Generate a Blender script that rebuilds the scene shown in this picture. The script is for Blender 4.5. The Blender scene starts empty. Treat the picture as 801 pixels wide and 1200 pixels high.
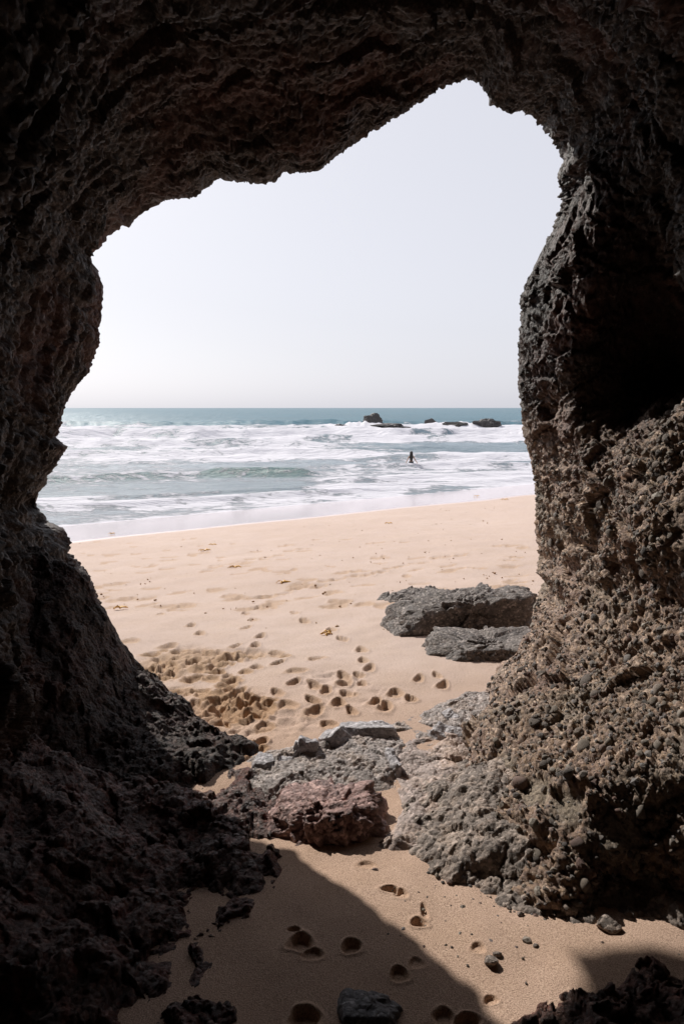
import bpy, bmesh, math, random
import numpy as np
from mathutils import Vector, Matrix
SC = bpy.context.scene
COL = SC.collection
rng = np.random.default_rng(7)
random.seed(7)

# ------------------------------------------------------------ camera, sky, sun, exposure
CAM = np.array([0.0, 0.0, 1.6]); TH = math.radians(8.67); F = 800.0
cd = bpy.data.cameras.new('camera'); cam = bpy.data.objects.new('camera', cd); COL.objects.link(cam)
cam.location = CAM; cam.rotation_euler = (math.radians(90) - TH, 0, 0)
cd.sensor_fit = 'VERTICAL'; cd.sensor_height = 36; cd.sensor_width = 24; cd.lens = 24
cd.clip_start = 0.05; cd.clip_end = 60000
SC.camera = cam
SUN_AZ, SUN_EL = math.radians(-36), math.radians(38)      # azimuth from +Y towards +X
sun_dir = Vector((math.sin(SUN_AZ) * math.cos(SUN_EL), math.cos(SUN_AZ) * math.cos(SUN_EL), math.sin(SUN_EL)))
w = bpy.data.worlds.new('World'); SC.world = w; w.use_nodes = True
wn = w.node_tree; wn.nodes.clear()
sky = wn.nodes.new('ShaderNodeTexSky'); sky.sky_type = 'NISHITA'; sky.sun_disc = False
sky.sun_elevation = SUN_EL; sky.sun_rotation = SUN_AZ
sky.air_density = 1.0; sky.dust_density = 2.0; sky.ozone_density = 1.0; sky.altitude = 0
hs = wn.nodes.new('ShaderNodeHueSaturation'); hs.inputs['Saturation'].default_value = 0.32
gm = wn.nodes.new('ShaderNodeMix'); gm.data_type = 'RGBA'; gm.inputs['Factor'].default_value = 0.72
gm.inputs['B'].default_value = (6.1, 6.15, 6.85, 1)
bg = wn.nodes.new('ShaderNodeBackground'); bg.inputs['Strength'].default_value = 0.1
wo = wn.nodes.new('ShaderNodeOutputWorld')
wn.links.new(sky.outputs[0], hs.inputs['Color']); wn.links.new(hs.outputs[0], gm.inputs['A'])
wn.links.new(gm.outputs['Result'], bg.inputs['Color']); wn.links.new(bg.outputs[0], wo.inputs['Surface'])
sl = bpy.data.lights.new('sun', 'SUN'); so = bpy.data.objects.new('sun', sl); COL.objects.link(so)
sl.energy = 3.6; sl.angle = math.radians(0.5); sl.color = (1.0, 0.95, 0.88)
so.rotation_euler = sun_dir.to_track_quat('Z', 'Y').to_euler(); so.location = (-6, 8, 12)
SC.view_settings.view_transform = 'Standard'; SC.view_settings.look = 'None'
SC.view_settings.exposure = 0.35; SC.view_settings.gamma = 1; SC.view_settings.use_curve_mapping = False
SC.cycles.use_denoising = True
SC.cycles.max_bounces = 8; SC.cycles.diffuse_bounces = 5

# ------------------------------------------------------------ noise in numpy
def _hash(ix, iy, iz, seed):
    h = (ix.astype(np.int64) * 73856093) ^ (iy.astype(np.int64) * 19349663) ^ (iz.astype(np.int64) * 83492791) ^ (seed * 2654435761 % (1 << 31))
    h = h.astype(np.uint32)
    h ^= h >> np.uint32(16); h *= np.uint32(0x7feb352d); h ^= h >> np.uint32(15); h *= np.uint32(0x846ca68b); h ^= h >> np.uint32(16)
    return h
def perlin(p, seed=0):
    """value about -1..1 at points p (...,3)"""
    i = np.floor(p).astype(np.int64); f = (p - i).astype(np.float32)
    u = f * f * f * (f * (f * 6 - 15) + 10)
    def g(dx, dy, dz):
        h = _hash(i[..., 0] + dx, i[..., 1] + dy, i[..., 2] + dz, seed)
        a = ((h & np.uint32(1023)).astype(np.float32) / 511.5 - 1)
        b = (((h >> np.uint32(10)) & np.uint32(1023)).astype(np.float32) / 511.5 - 1)
        c = (((h >> np.uint32(20)) & np.uint32(1023)).astype(np.float32) / 511.5 - 1)
        return a * (f[..., 0] - dx) + b * (f[..., 1] - dy) + c * (f[..., 2] - dz)
    def L(a, b, t): return a + t * (b - a)
    x0 = L(g(0,0,0), g(1,0,0), u[..., 0]); x1 = L(g(0,1,0), g(1,1,0), u[..., 0])
    x2 = L(g(0,0,1), g(1,0,1), u[..., 0]); x3 = L(g(0,1,1), g(1,1,1), u[..., 0])
    return L(L(x0, x1, u[..., 1]), L(x2, x3, u[..., 1]), u[..., 2]) * 1.5
def fbm(p, sc, octv=4, seed=0, gain=0.5):
    s = 0; a = 1.0
    for o in range(octv):
        s = s + a * perlin(p * sc * 2 ** o + 17.3 * o, seed + o); a *= gain
    return s
def worley(p, seed=0):
    """nearest feature point: F1, F2, offset to it (..,3), three random numbers of its cell"""
    i = np.floor(p).astype(np.int64); f = (p - i).astype(np.float32)
    sh = p.shape[:-1]
    F1 = np.full(sh, 9., np.float32); F2 = np.full(sh, 9., np.float32); O = np.zeros(p.shape, np.float32); H = np.zeros(sh, np.uint32)
    for dx in (-1, 0, 1):
        for dy in (-1, 0, 1):
            for dz in (-1, 0, 1):
                h = _hash(i[..., 0] + dx, i[..., 1] + dy, i[..., 2] + dz, seed)
                q = np.stack([(h & np.uint32(1023)).astype(np.float32) / 1023 + dx,
                              ((h >> np.uint32(10)) & np.uint32(1023)).astype(np.float32) / 1023 + dy,
                              ((h >> np.uint32(20)) & np.uint32(1023)).astype(np.float32) / 1023 + dz], -1)
                o = f - q; d = np.sqrt((o * o).sum(-1))
                m = d < F1
                F2 = np.where(m, F1, np.minimum(F2, d)); F1 = np.where(m, d, F1)
                O = np.where(m[..., None], o, O); H = np.where(m, h, H)
    h2 = H * np.uint32(0x9E3779B1); h2 ^= h2 >> np.uint32(15)
    r = np.stack([(h2 & np.uint32(1023)), (h2 >> np.uint32(10)) & np.uint32(1023), (h2 >> np.uint32(20)) & np.uint32(1023)], -1).astype(np.float32) / 1023
    return F1, F2, O, r
def facets(p, sc, seed=0, k=1.0):
    """broken rock: every cell is a plane tilted its own way, with a step between cells"""
    F1, F2, O, r = worley(p * sc, seed)
    return ((r * 2 - 1) * O).sum(-1) * k + (r[..., 0] - 0.5) * 0.6 - 0.25 * np.clip(1 - (F2 - F1) * 6, 0, 1)
def cobbles(p, sc, seed=0):
    """rounded clasts standing proud of their matrix"""
    F1, F2, O, r = worley(p * sc, seed)
    rad = 0.30 + 0.38 * r[..., 1]
    return np.sqrt(np.clip(rad ** 2 - F1 ** 2, 0, None)) * (0.4 + 0.6 * (r[..., 2] > 0.35)), r
def sstep(a, b, x):
    t = np.clip((x - a) / (b - a), 0, 1); return t * t * (3 - 2 * t)

# ------------------------------------------------------------ helpers: place, mesh, tags
NSH = np.array([-0.551, 0.834])                           # horizontal direction from the cave to the water
SEA_Z = -2.9
def ground_z(x, y):
    u = (NSH[0] * x + NSH[1] * y - 3.0) / 24.5
    return SEA_Z * np.where(u > 0, np.sqrt(u * u + 0.0009) - 0.03 * np.exp(-np.maximum(u, 0) * 8), 0) * 1.0
def unproj(px, py, Y=None, z=None):
    d = np.array([(px - 400.5) / F, math.cos(TH) - (py - 600) / F * math.sin(TH), -math.sin(TH) - (py - 600) / F * math.cos(TH)])
    t = Y / d[1] if Y is not None else (z - CAM[2]) / d[2]
    return CAM + d * t
def gpt(px, py):
    """the ground point seen at a pixel of the photograph"""
    z = 0.0
    for _ in range(30):
        p = unproj(px, py, z=z); z = 0.5 * z + 0.5 * float(ground_z(p[0], p[1]))
    return unproj(px, py, z=z)
def raw_mesh(name, V, Q):
    me = bpy.data.meshes.new(name)
    V = np.ascontiguousarray(V, np.float32); Q = np.ascontiguousarray(Q, np.int32)
    n = Q.shape[1]
    me.vertices.add(len(V)); me.vertices.foreach_set('co', V.ravel())
    me.loops.add(Q.size); me.loops.foreach_set('vertex_index', Q.ravel())
    me.polygons.add(len(Q)); me.polygons.foreach_set('loop_start', np.arange(0, Q.size, n, dtype=np.int32))
    me.update(calc_edges=True); me.validate()
    return me
def smooth(me, on=True):
    me.polygons.foreach_set('use_smooth', np.full(len(me.polygons), on)); me.update()
def attr(me, name, val):
    a = me.attributes.new(name, 'FLOAT', 'POINT'); a.data.foreach_set('value', np.ascontiguousarray(val, np.float32).ravel())
def grid_quads(ny, nx, mask=None, flip=False):
    idx = np.arange(ny * nx).reshape(ny, nx)
    q = np.stack([idx[:-1, :-1], idx[:-1, 1:], idx[1:, 1:], idx[1:, :-1]], -1)
    if flip: q = q[..., ::-1]
    if mask is not None:
        m = mask[:-1, :-1] | mask[:-1, 1:] | mask[1:, 1:] | mask[1:, :-1]
        return q[m]
    return q.reshape(-1, 4)
def compact(V, Q, *A):
    used = np.zeros(len(V), bool); used[Q.ravel()] = True
    m = np.cumsum(used) - 1
    return (V[used], m[Q]) + tuple(a[used] for a in A)
def link(name, me, mat, parent=None, **kw):
    o = bpy.data.objects.new(name, me); COL.objects.link(o)
    if mat: me.materials.append(mat) if len(me.materials) == 0 else None
    if parent: o.parent = parent
    for k, v in kw.items():
        if v is not None: o[k] = v
    return o

# ------------------------------------------------------------ materials
class NT:
    def __init__(s, name):
        s.m = bpy.data.materials.new(name); s.m.use_nodes = True; s.t = s.m.node_tree
        s.b = s.t.nodes['Principled BSDF']; s.co = s.t.nodes.new('ShaderNodeTexCoord').outputs['Object']
    def n(s, typ, ins=None, **kw):
        nd = s.t.nodes.new(typ)
        for k, v in kw.items(): setattr(nd, k, v)
        for k, v in (ins or {}).items():
            if isinstance(v, bpy.types.NodeSocket): s.t.links.new(v, nd.inputs[k])
            else: nd.inputs[k].default_value = v
        return nd
    def noise(s, scale, detail=6, rough=0.6, co=None, dist=0.0):
        return s.n('ShaderNodeTexNoise', {'Vector': co or s.co, 'Scale': scale, 'Detail': detail, 'Roughness': rough, 'Distortion': dist}).outputs['Fac']
    def ramp(s, fac, stops):
        r = s.n('ShaderNodeValToRGB', {'Fac': fac}); e = r.color_ramp.elements
        while len(e) < len(stops): e.new(0.5)
        for i, (p, c) in enumerate(stops):
            e[i].position = p; e[i].color = (c, c, c, 1) if isinstance(c, (int, float)) else (*c, 1)
        return r.outputs['Color']
    def mix(s, fac, a, b, mode='MIX'):
        nd = s.n('ShaderNodeMix', data_type='RGBA', blend_type=mode)
        for k, v in (('Factor', fac), ('A', a), ('B', b)):
            if isinstance(v, bpy.types.NodeSocket): s.t.links.new(v, nd.inputs[k])
            else: nd.inputs[k].default_value = v if k == 'Factor' or len(v) == 4 else (*v, 1)
        return nd.outputs['Result']
    def math(s, op, a, b=0.0, clamp=False):
        nd = s.n('ShaderNodeMath', operation=op, use_clamp=clamp)
        for i, v in enumerate((a, b)):
            if isinstance(v, bpy.types.NodeSocket): s.t.links.new(v, nd.inputs[i])
            else: nd.inputs[i].default_value = v
        return nd.outputs[0]
    def attr(s, name): return s.n('ShaderNodeAttribute', attribute_name=name).outputs['Fac']
    def set(s, **kw):
        for k, v in kw.items():
            k = k.replace('_', ' ')
            if isinstance(v, bpy.types.NodeSocket): s.t.links.new(v, s.b.inputs[k])
            else: s.b.inputs[k].default_value = v
        return s.m
    def bump(s, h, strength=0.5, dist=0.01):
        return s.n('ShaderNodeBump', {'Height': h, 'Strength': strength, 'Distance': dist}).outputs['Normal']

def mat_cave():
    s = NT('cave_rock')
    big = s.noise(1.3, 5); med = s.noise(9, 8, 0.7); fine = s.noise(70, 6, 0.7)
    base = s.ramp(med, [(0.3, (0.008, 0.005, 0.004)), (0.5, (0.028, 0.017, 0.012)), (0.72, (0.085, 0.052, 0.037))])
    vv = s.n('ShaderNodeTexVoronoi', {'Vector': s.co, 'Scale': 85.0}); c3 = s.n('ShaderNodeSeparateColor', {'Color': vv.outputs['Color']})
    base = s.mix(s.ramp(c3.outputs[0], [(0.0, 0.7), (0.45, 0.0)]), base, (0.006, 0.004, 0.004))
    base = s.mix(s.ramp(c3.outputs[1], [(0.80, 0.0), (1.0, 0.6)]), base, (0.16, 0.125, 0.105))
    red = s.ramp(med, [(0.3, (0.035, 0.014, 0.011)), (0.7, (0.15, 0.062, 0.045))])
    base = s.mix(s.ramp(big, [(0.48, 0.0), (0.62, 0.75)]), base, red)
    # conglomerate: clasts of many colours in an olive tan matrix
    v = s.n('ShaderNodeTexVoronoi', {'Vector': s.co, 'Scale': 62.0}); hsv = s.n('ShaderNodeSeparateColor', {'Color': v.outputs['Color']})
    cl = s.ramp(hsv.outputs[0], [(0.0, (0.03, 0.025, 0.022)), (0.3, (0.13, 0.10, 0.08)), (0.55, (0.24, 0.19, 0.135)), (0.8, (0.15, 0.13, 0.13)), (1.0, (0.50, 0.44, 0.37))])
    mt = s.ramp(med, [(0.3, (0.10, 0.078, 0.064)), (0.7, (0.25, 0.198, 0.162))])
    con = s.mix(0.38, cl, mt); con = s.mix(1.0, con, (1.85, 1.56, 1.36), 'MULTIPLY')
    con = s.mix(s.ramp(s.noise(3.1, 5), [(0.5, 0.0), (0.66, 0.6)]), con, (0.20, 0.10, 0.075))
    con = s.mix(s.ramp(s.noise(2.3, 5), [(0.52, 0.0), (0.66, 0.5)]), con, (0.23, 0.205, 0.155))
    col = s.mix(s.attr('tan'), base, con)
    col = s.mix(s.math('MULTIPLY', s.attr('silt'), .85), col, s.ramp(fine, [(0.3, (0.22, 0.175, 0.125)), (0.7, (0.34, 0.275, 0.205))]))
    col = s.mix(s.ramp(fine, [(0.35, 0.55), (0.55, 0.0)]), col, (0.012, 0.010, 0.010))
    # thin pale mineral specks
    sp = s.n('ShaderNodeTexVoronoi', {'Vector': s.co, 'Scale': 120.0}); sc = s.n('ShaderNodeSeparateColor', {'Color': sp.outputs['Color']})
    col = s.mix(s.ramp(sc.outputs[1], [(0.985, 0.0), (0.99, 0.3)]), col, (0.35, 0.32, 0.30))
    h = s.math('ADD', s.math('MULTIPLY', s.noise(60, 8, 0.75), 1.0), s.math('MULTIPLY', v.outputs['Distance'], -0.5))
    return s.set(Base_Color=col, Roughness=0.62, Normal=s.bump(h, 0.9, 0.012), Specular_IOR_Level=0.35)
def mat_stone(name, a, b, rough=0.7, sc=8, spots=None, bs=1.0):
    s = NT(name)
    info = s.n('ShaderNodeObjectInfo').outputs['Random']
    med = s.noise(sc, 8, 0.7); fine = s.noise(sc * 9, 6, 0.7)
    col = s.mix(s.ramp(med, [(0.32, 0.0), (0.68, 1.0)]), a, b)
    if spots: col = s.mix(s.ramp(s.noise(sc * 0.7, 6, 0.7), [(0.5, 0.0), (0.6, 0.85)]), col, spots)
    col = s.mix(s.ramp(fine, [(0.35, 0.5), (0.52, 0.0)]), col, tuple(c * 0.35 for c in a))
    v = s.n('ShaderNodeTexVoronoi', {'Vector': s.co, 'Scale': 70.0}); c3 = s.n('ShaderNodeSeparateColor', {'Color': v.outputs['Color']})
    col = s.mix(s.ramp(c3.outputs[0], [(0.0, 0.45), (0.5, 0.0)]), col, tuple(c * 0.45 for c in a))
    col = s.mix(s.ramp(c3.outputs[1], [(0.72, 0.0), (0.95, 0.6)]), col, tuple(min(1, c * 1.7) for c in b))
    h = s.math('ADD', s.math('MULTIPLY', v.outputs['Distance'], -0.9), s.math('MULTIPLY', s.noise(45, 9, 0.8), 1.6))
    return s.set(Base_Color=col, Roughness=rough, Normal=s.bump(h, bs, 0.014), Specular_IOR_Level=0.4)
def mat_clast():
    s = NT('clast_stone'); r = s.n('ShaderNodeObjectInfo').outputs['Random']
    at = s.attr('rnd')
    k = s.math('FRACT', s.math('ADD', s.math('MULTIPLY', r, 7.3), at))
    col = s.ramp(k, [(0.0, (0.055, 0.045, 0.04)), (0.25, (0.13, 0.10, 0.08)), (0.5, (0.21, 0.17, 0.13)), (0.7, (0.18, 0.165, 0.16)), (0.85, (0.15, 0.08, 0.06)), (1.0, (0.34, 0.30, 0.25))])
    n = s.noise(60, 6, 0.7)
    col = s.mix(s.ramp(n, [(0.3, 0.6), (0.6, 0.0)]), col, (0.05, 0.04, 0.032))
    return s.set(Base_Color=col, Roughness=0.75, Normal=s.bump(n, 0.6, 0.006))
def mat_sand():
    s = NT('beach_sand')
    gr = s.noise(260, 2, 0.8); gr2 = s.noise(130, 4, 0.7); big = s.noise(0.35, 5, 0.6); mid = s.noise(3, 5, 0.6)
    dry = s.mix(s.ramp(big, [(0.35, 0.0), (0.65, 1.0)]), (0.52, 0.395, 0.335), (0.57, 0.445, 0.385))
    dry = s.mix(s.ramp(mid, [(0.4, 0.0), (0.65, 0.35)]), dry, (0.48, 0.35, 0.26))
    dry = s.mix(s.attr('stir'), dry, (0.40, 0.25, 0.14))
    dry = s.mix(s.ramp(gr, [(0.36, 0.75), (0.50, 0.0)]), dry, (0.20, 0.15, 0.12)); dry = s.mix(s.ramp(gr, [(0.56, 0.0), (0.66, 0.5)]), dry, (0.78, 0.68, 0.58))
    dry = s.mix(s.ramp(gr2, [(0.55, 0.0), (0.7, 0.25)]), dry, (0.70, 0.56, 0.46))
    dry = s.mix(s.attr('cave'), dry, s.mix(1.0, dry, (1.0, 0.90, 0.80), 'MULTIPLY'))
    wet = s.attr('wet')
    col = s.mix(wet, dry, (0.58, 0.50, 0.52))  # wet strip paler and more lavender than dry: sky reflection painted into the colour
    rough = s.mix(wet, (0.95, 0.95, 0.95), (0.13, 0.13, 0.13))
    bst = s.math('SUBTRACT', 1.0, wet)
    bm = s.n('ShaderNodeBump', {'Height': s.math('ADD', gr, s.math('MULTIPLY', gr2, 1.5)), 'Strength': s.math('MULTIPLY', bst, 0.45), 'Distance': 0.004})
    return s.set(Base_Color=col, Roughness=rough, Normal=bm.outputs['Normal'], Specular_IOR_Level=s.mix(wet, (0.3, 0.3, 0.3), (0.6, 0.6, 0.6)))
def mat_sea():
    s = NT('sea_water')
    foam = s.attr('foam')
    sep = s.n('ShaderNodeSeparateXYZ', {'Vector': s.co})
    c1 = s.n('ShaderNodeMapping', {'Vector': s.co, 'Scale': (0.6, 1.0, 1.0)}).outputs[0]
    lace = s.math('ADD', s.math('MULTIPLY', s.noise(0.9, 9, 0.74, co=c1, dist=0.8), 0.6), s.math('MULTIPLY', s.noise(3.2, 6, 0.7, co=c1, dist=0.5), 0.4))
    k = s.math('ADD', foam, s.math('MULTIPLY', s.math('SUBTRACT', lace, 0.5), 3.3))
    fm = s.ramp(k, [(0.36, 0.0), (0.62, 1.0)])
    far = s.ramp(s.math('DIVIDE', sep.outputs['Y'], 400.0, clamp=True), [(0.08, 0.0), (0.45, 1.0)])
    wat = s.mix(far, (0.36, 0.395, 0.44), (0.030, 0.135, 0.185))
    wat = s.mix(s.attr('green'), wat, (0.13, 0.235, 0.225))
    patch = s.noise(0.05, 5, 0.6, co=s.n('ShaderNodeMapping', {'Vector': s.co, 'Scale': (0.25, 1.0, 1.0)}).outputs[0])
    wat = s.mix(s.ramp(patch, [(0.35, 0.0), (0.65, 0.6)]), wat, (0.025, 0.085, 0.11))
    col = s.mix(fm, wat, (0.66, 0.65, 0.69))
    rg = s.mix(fm, (0.30, 0.30, 0.30), (0.8, 0.8, 0.8))
    wv = s.noise(1.4, 8, 0.65, co=s.n('ShaderNodeMapping', {'Vector': s.co, 'Scale': (0.35, 1.0, 1.0)}).outputs[0])
    bn = s.bump(s.math('ADD', s.math('MULTIPLY', wv, 1.0), s.math('MULTIPLY', fm, 0.2)), 0.9, 0.5)
    return s.set(Base_Color=col, Roughness=rg, Normal=bn, Specular_IOR_Level=0.18)
def mat_plain(name, c, rough=0.6):
    s = NT(name); n = s.noise(30, 5)
    return s.set(Base_Color=s.mix(s.ramp(n, [(0.3, 0.0), (0.7, 1.0)]), tuple(x * 0.8 for x in c), tuple(min(1, x * 1.15) for x in c)), Roughness=rough)
M_CAVE, M_CLAST, M_SAND, M_SEA = mat_cave(), mat_clast(), mat_sand(), mat_sea()
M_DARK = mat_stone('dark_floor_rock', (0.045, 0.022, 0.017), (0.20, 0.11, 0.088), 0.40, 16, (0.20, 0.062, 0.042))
M_RED = mat_stone('red_rock', (0.24, 0.12, 0.10), (0.46, 0.30, 0.265), 0.5, 14, (0.12, 0.065, 0.06), .6)
M_GREY = mat_stone('grey_rock', (0.13, 0.12, 0.125), (0.34, 0.32, 0.33), 0.55, 9)
M_GREY2 = mat_stone('ledge_rock', (0.20, 0.168, 0.152), (0.43, 0.365, 0.335), 0.5, 12, (0.42, 0.32, 0.26), .6)
M_PALE = mat_stone('pale_slab_rock', (0.30, 0.275, 0.28), (0.50, 0.47, 0.48), 0.45, 12, None, .5)
M_MOTT = mat_stone('mottled_rock', (0.14, 0.108, 0.09), (0.32, 0.26, 0.22), 0.6, 14, (0.46, 0.35, 0.28), .6)
M_PAVE = mat_stone('pale_crust_rock', (0.24, 0.185, 0.16), (0.42, 0.335, 0.30), 0.6, 7, (0.50, 0.36, 0.28), .45)
M_BLOCK = mat_stone('beach_block_rock', (0.055, 0.047, 0.044), (0.27, 0.235, 0.215), 0.75, 11, (0.20, 0.17, 0.15), .6)
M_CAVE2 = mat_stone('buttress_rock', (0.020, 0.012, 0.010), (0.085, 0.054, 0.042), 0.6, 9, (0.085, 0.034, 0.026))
M_SEAROCK = mat_stone('sea_rock_stone', (0.035, 0.032, 0.032), (0.09, 0.08, 0.075), 0.5, 2)

# ------------------------------------------------------------ the sea
def build_sea():
    rows_py = np.concatenate([np.linspace(640, 479.2, 420)])
    dep = np.arctan((rows_py - 600) / F) + TH
    Y = (CAM[2] - SEA_Z) / np.tan(dep)
    Y = np.concatenate([[5, 12, 16], Y[Y > 18], np.geomspace(Y[-1] * 1.15, 45000, 24)])
    a = np.concatenate([-np.geomspace(6, .62, 14), np.linspace(-.60, .40, 560), np.geomspace(.42, 6, 14)])
    X = a[None, :] * Y[:, None]; YY = np.repeat(Y[:, None], len(a), 1)
    P2 = np.stack([X, YY, X * 0], -1)
    nsh = NSH[0] * X + NSH[1] * YY
    row = np.degrees(np.arctan((CAM[2] - SEA_Z) / YY))    # depression below the horizon, used as a range scale
    wob = 3.0 * perlin(P2 * [0.02, 0.03, 1], 5)
    Z = np.zeros_like(X); foam = np.zeros_like(X); green = np.zeros_like(X)
    def breaker(yc, tilt, width, height, x0, x1, soft, seed, foamy=1.0, fw=1.0, grn=0.0):
        nonlocal Z, foam, green
        yl = yc + tilt * X + perlin(np.stack([X * 0.07, X * 0 + seed, X * 0], -1), seed) * width * 1.6 + perlin(np.stack([X * 0.3, X * 0 + seed, X * 0], -1), seed) * width * 0.4
        d = (YY - yl) / width                              # <0 is the shore side
        ex = sstep(x0 - soft, x0 + soft, X) * (1 - sstep(x1 - soft, x1 + soft, X))
        prof = np.where(d < 0, np.exp(-(d / 0.55) ** 2), np.exp(-(d / 1.7) ** 2))
        Z += 1.5 * height * prof * ex
        foam += foamy * np.clip(.75 + 1.3 * perlin(np.stack([X * .12, YY * .10, X * 0 + seed], -1), seed) + .6 * perlin(np.stack([X * .45, YY * .4, X * 0 + seed], -1), seed), 0, 1.4) * ex * np.where(d < 0, np.exp(-(np.abs(d) / (2.2 * fw)) ** 1.6), np.exp(-(d / (0.8 * fw)) ** 2))
        green += grn * ex * np.exp(-((d + 0.3) / 0.7) ** 2)
    breaker(172, .02, 5, .9, -120, 90, 12, 11, .85, 1.2)
    breaker(150, -.02, 4, .6, -30, 60, 6, 12, .9, 1.2)
    breaker(126, .03, 4, .8, -60, 10, 8, 13, .75, 1.3)
    breaker(106, .02, 3.2, .9, -45, 40, 3, 14, 1.0, 1.5)
    breaker(96, .05, 3, .5, -10, 50, 5, 15, .8, 1.3)
    breaker(82, -.04, 2.6, .5, -45, -3, 5, 16, .6, 1.2)
    breaker(66, .03, 2.2, .35, -35, 4, 5, 17, .35, 1.2, .4)
    breaker(60, .12, 2.4, .28, 2, 40, 3, 18, .55, 1.7)
    breaker(52, .08, 1.5, .22, -3, 30, 3, 19, .5, 1.6)
    breaker(44.5, .05, 1.2, .42, -9.0, -1.8, 1.2, 20, .15, .6, 1.0)
    breaker(46.5, .22, 1.5, .25, -24, -9, 2, 21, .2, 1.0, .7)
    breaker(42, .33, 1.3, .18, -1, 20, 2, 22, .7, 1.8)
    breaker(36.5, .45, 1.0, .15, -20, 3, 2, 23, .75, 1.4)
    breaker(38.5, .40, .9, .10, -20, 16, 2, 24, .6, 1.2)
    Z += 0.21 * fbm(P2 * [0.18, 0.45, 1], 1.0, 4, 31) * sstep(28, 60, YY) * (1 - sstep(600, 3000, YY))
    Z += 0.45 * perlin(P2 * [0.02, 0.06, 1], 37) * sstep(70, 180, YY) * (1 - sstep(900, 3000, YY))
    band = 0.30 * np.exp(-((YY - 100) / 42) ** 4) + 0.37 * (YY < 74) + 0.06
    drift = fbm(P2 * [0.03, 0.12, 1], 1.0, 4, 41)
    foam += band + 0.42 * drift - 0.18
    foam = np.where(YY > 165, np.clip(foam - 0.40, 0, 1) * 0.7 + 0.12 * np.clip(drift, 0, 1), foam)
    foam += 0.5 * np.exp(-((nsh - 27.3 - wob * .3) / 0.5) ** 2)      # the edge that runs up the sand
    foam = np.clip(foam, 0, 1.15)
    for px, Y0, wd in ((437,150,3.6),(455,146,6),(505,158,3.2),(536,150,5),(568,149,4.4),(400,146,2.4)):
        x0 = (px - 400.5) / F * Y0; r = np.hypot((X - x0) / (wd * 1.7), (YY - Y0 - 1.5) / 6.5)
        foam += 1.1 * np.exp(-r ** 2.2); Z += .55 * np.exp(-(np.hypot((X - x0 + wd * .8) / (wd * .8), (YY - Y0 - 3) / 2.5)) ** 2) * (1 + perlin(P2 * [.9, .9, 1], 47))
    foam = np.clip(foam, 0, 1.15)
    Z += SEA_Z
    V = np.stack([X, YY, Z], -1)
    me = raw_mesh('sea', V.reshape(-1, 3), grid_quads(*X.shape)); smooth(me)
    attr(me, 'foam', foam); attr(me, 'green', np.clip(green, 0, 1))
    link('sea', me, M_SEA, kind='structure')
build_sea()

# ------------------------------------------------------------ the sand, with its footprints
PRINTS = []                                                # world x, y, half length, half width, angle, depth
def prints_from(zx, zy, k, pts, size=1.0, depth=0.03):
    for p in pts:
        g = gpt(zx + p[0] / k, zy + p[1] / k)
        wd = p[2] if len(p) > 2 else 1.0
        vs = random.uniform(.6, 1.05) if zy + p[1] / k > 765 else random.uniform(.9, 1.15); PRINTS.append((g[0], g[1], .10 * size * vs, .045 * size * wd * vs, random.uniform(-.5, .5), depth * .92 * random.uniform(.7, 1.1) / (.7 + .3 * wd)))
prints_from(100, 680, 2.225, [(418,85),(450,67),(492,70),(438,103),(420,125),(457,145),(442,168),(392,172),(544,87),(570,107),(640,130),(668,154),(718,180),(724,210),(740,230),(276,121),(298,141),(197,91),(116,163,2),(218,172,1.6),(310,192,2.4),(195,205,2.4),(125,225,2.2),(495,188,1.4),(503,218),(445,228,1.5),(372,250,1.6),(600,205,2.4),(550,240,2.8),(596,276),(545,268),(672,250),(676,268,1.6),(710,248,1.3),(720,270),(680,298,1.5),(660,322,1.4),(627,288),(590,315),(598,346,1.5),(525,328,2),(500,296),(692,346),(632,380,1.8),(757,324),(783,333),(470,380,1.8),(458,425,1.5),(405,440,1.6),(300,352),(245,315),(210,310),(288,320)], .82, .038)
prints_from(380, 660, 2.67, [(160,440),(192,452),(222,410,1.6),(268,430,1.5),(370,385),(295,365),(350,353)], .66, .032)
for _ in range(150):                                       # older, half-filled marks nearer the water
    px, py = random.uniform(95, 620), 632 + 85 * random.random() ** 1.2
    g = gpt(px, py)
    PRINTS.append((g[0], g[1], .13, .06 * random.uniform(.6, 1.6), random.uniform(-1.5, 1.5), .018))
for cx, cy in ((300, 700), (430, 672), (240, 668)):        # lines of old footsteps
    for i in range(9):
        g = gpt(cx + i * 14 + random.uniform(-4, 4), cy - i * 3.0 + random.uniform(-2, 2))
        PRINTS.append((g[0], g[1], .13, .06, .9, .03))
CHURN = [(215,774,72,15,.035),(180,790,50,10,.03),(278,828,44,21,.035),(250,832,30,12,.03),(292,768,45,8,.035),(290,882,30,11,.035),(300,845,80,22,.02),(390,800,55,12,.015),(430,815,60,12,.012),(200,812,45,8,.03)]
BIG_PRINTS = [(352,1108,.056,.050,.034),(366,1122,.050,.030,.016),(345,1093,.03,.016,.015),(412,1112,.044,.040,.028),(467,1143,.036,.036,.020),(488,1130,.035,.028,.008),
              (357,1192,.060,.05,.034),(458,1045,.045,.026,.030),(470,1050,.03,.03,.02),(490,1083,.038,.028,.03),(497,1070,.02,.05,.02),(560,1112,.03,.03,.012),(548,1192,.05,.03,.03),(575,1170,.03,.02,.015),
              (520,1190,.05,.04,.02),(430,1015,.05,.03,.012)]
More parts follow.
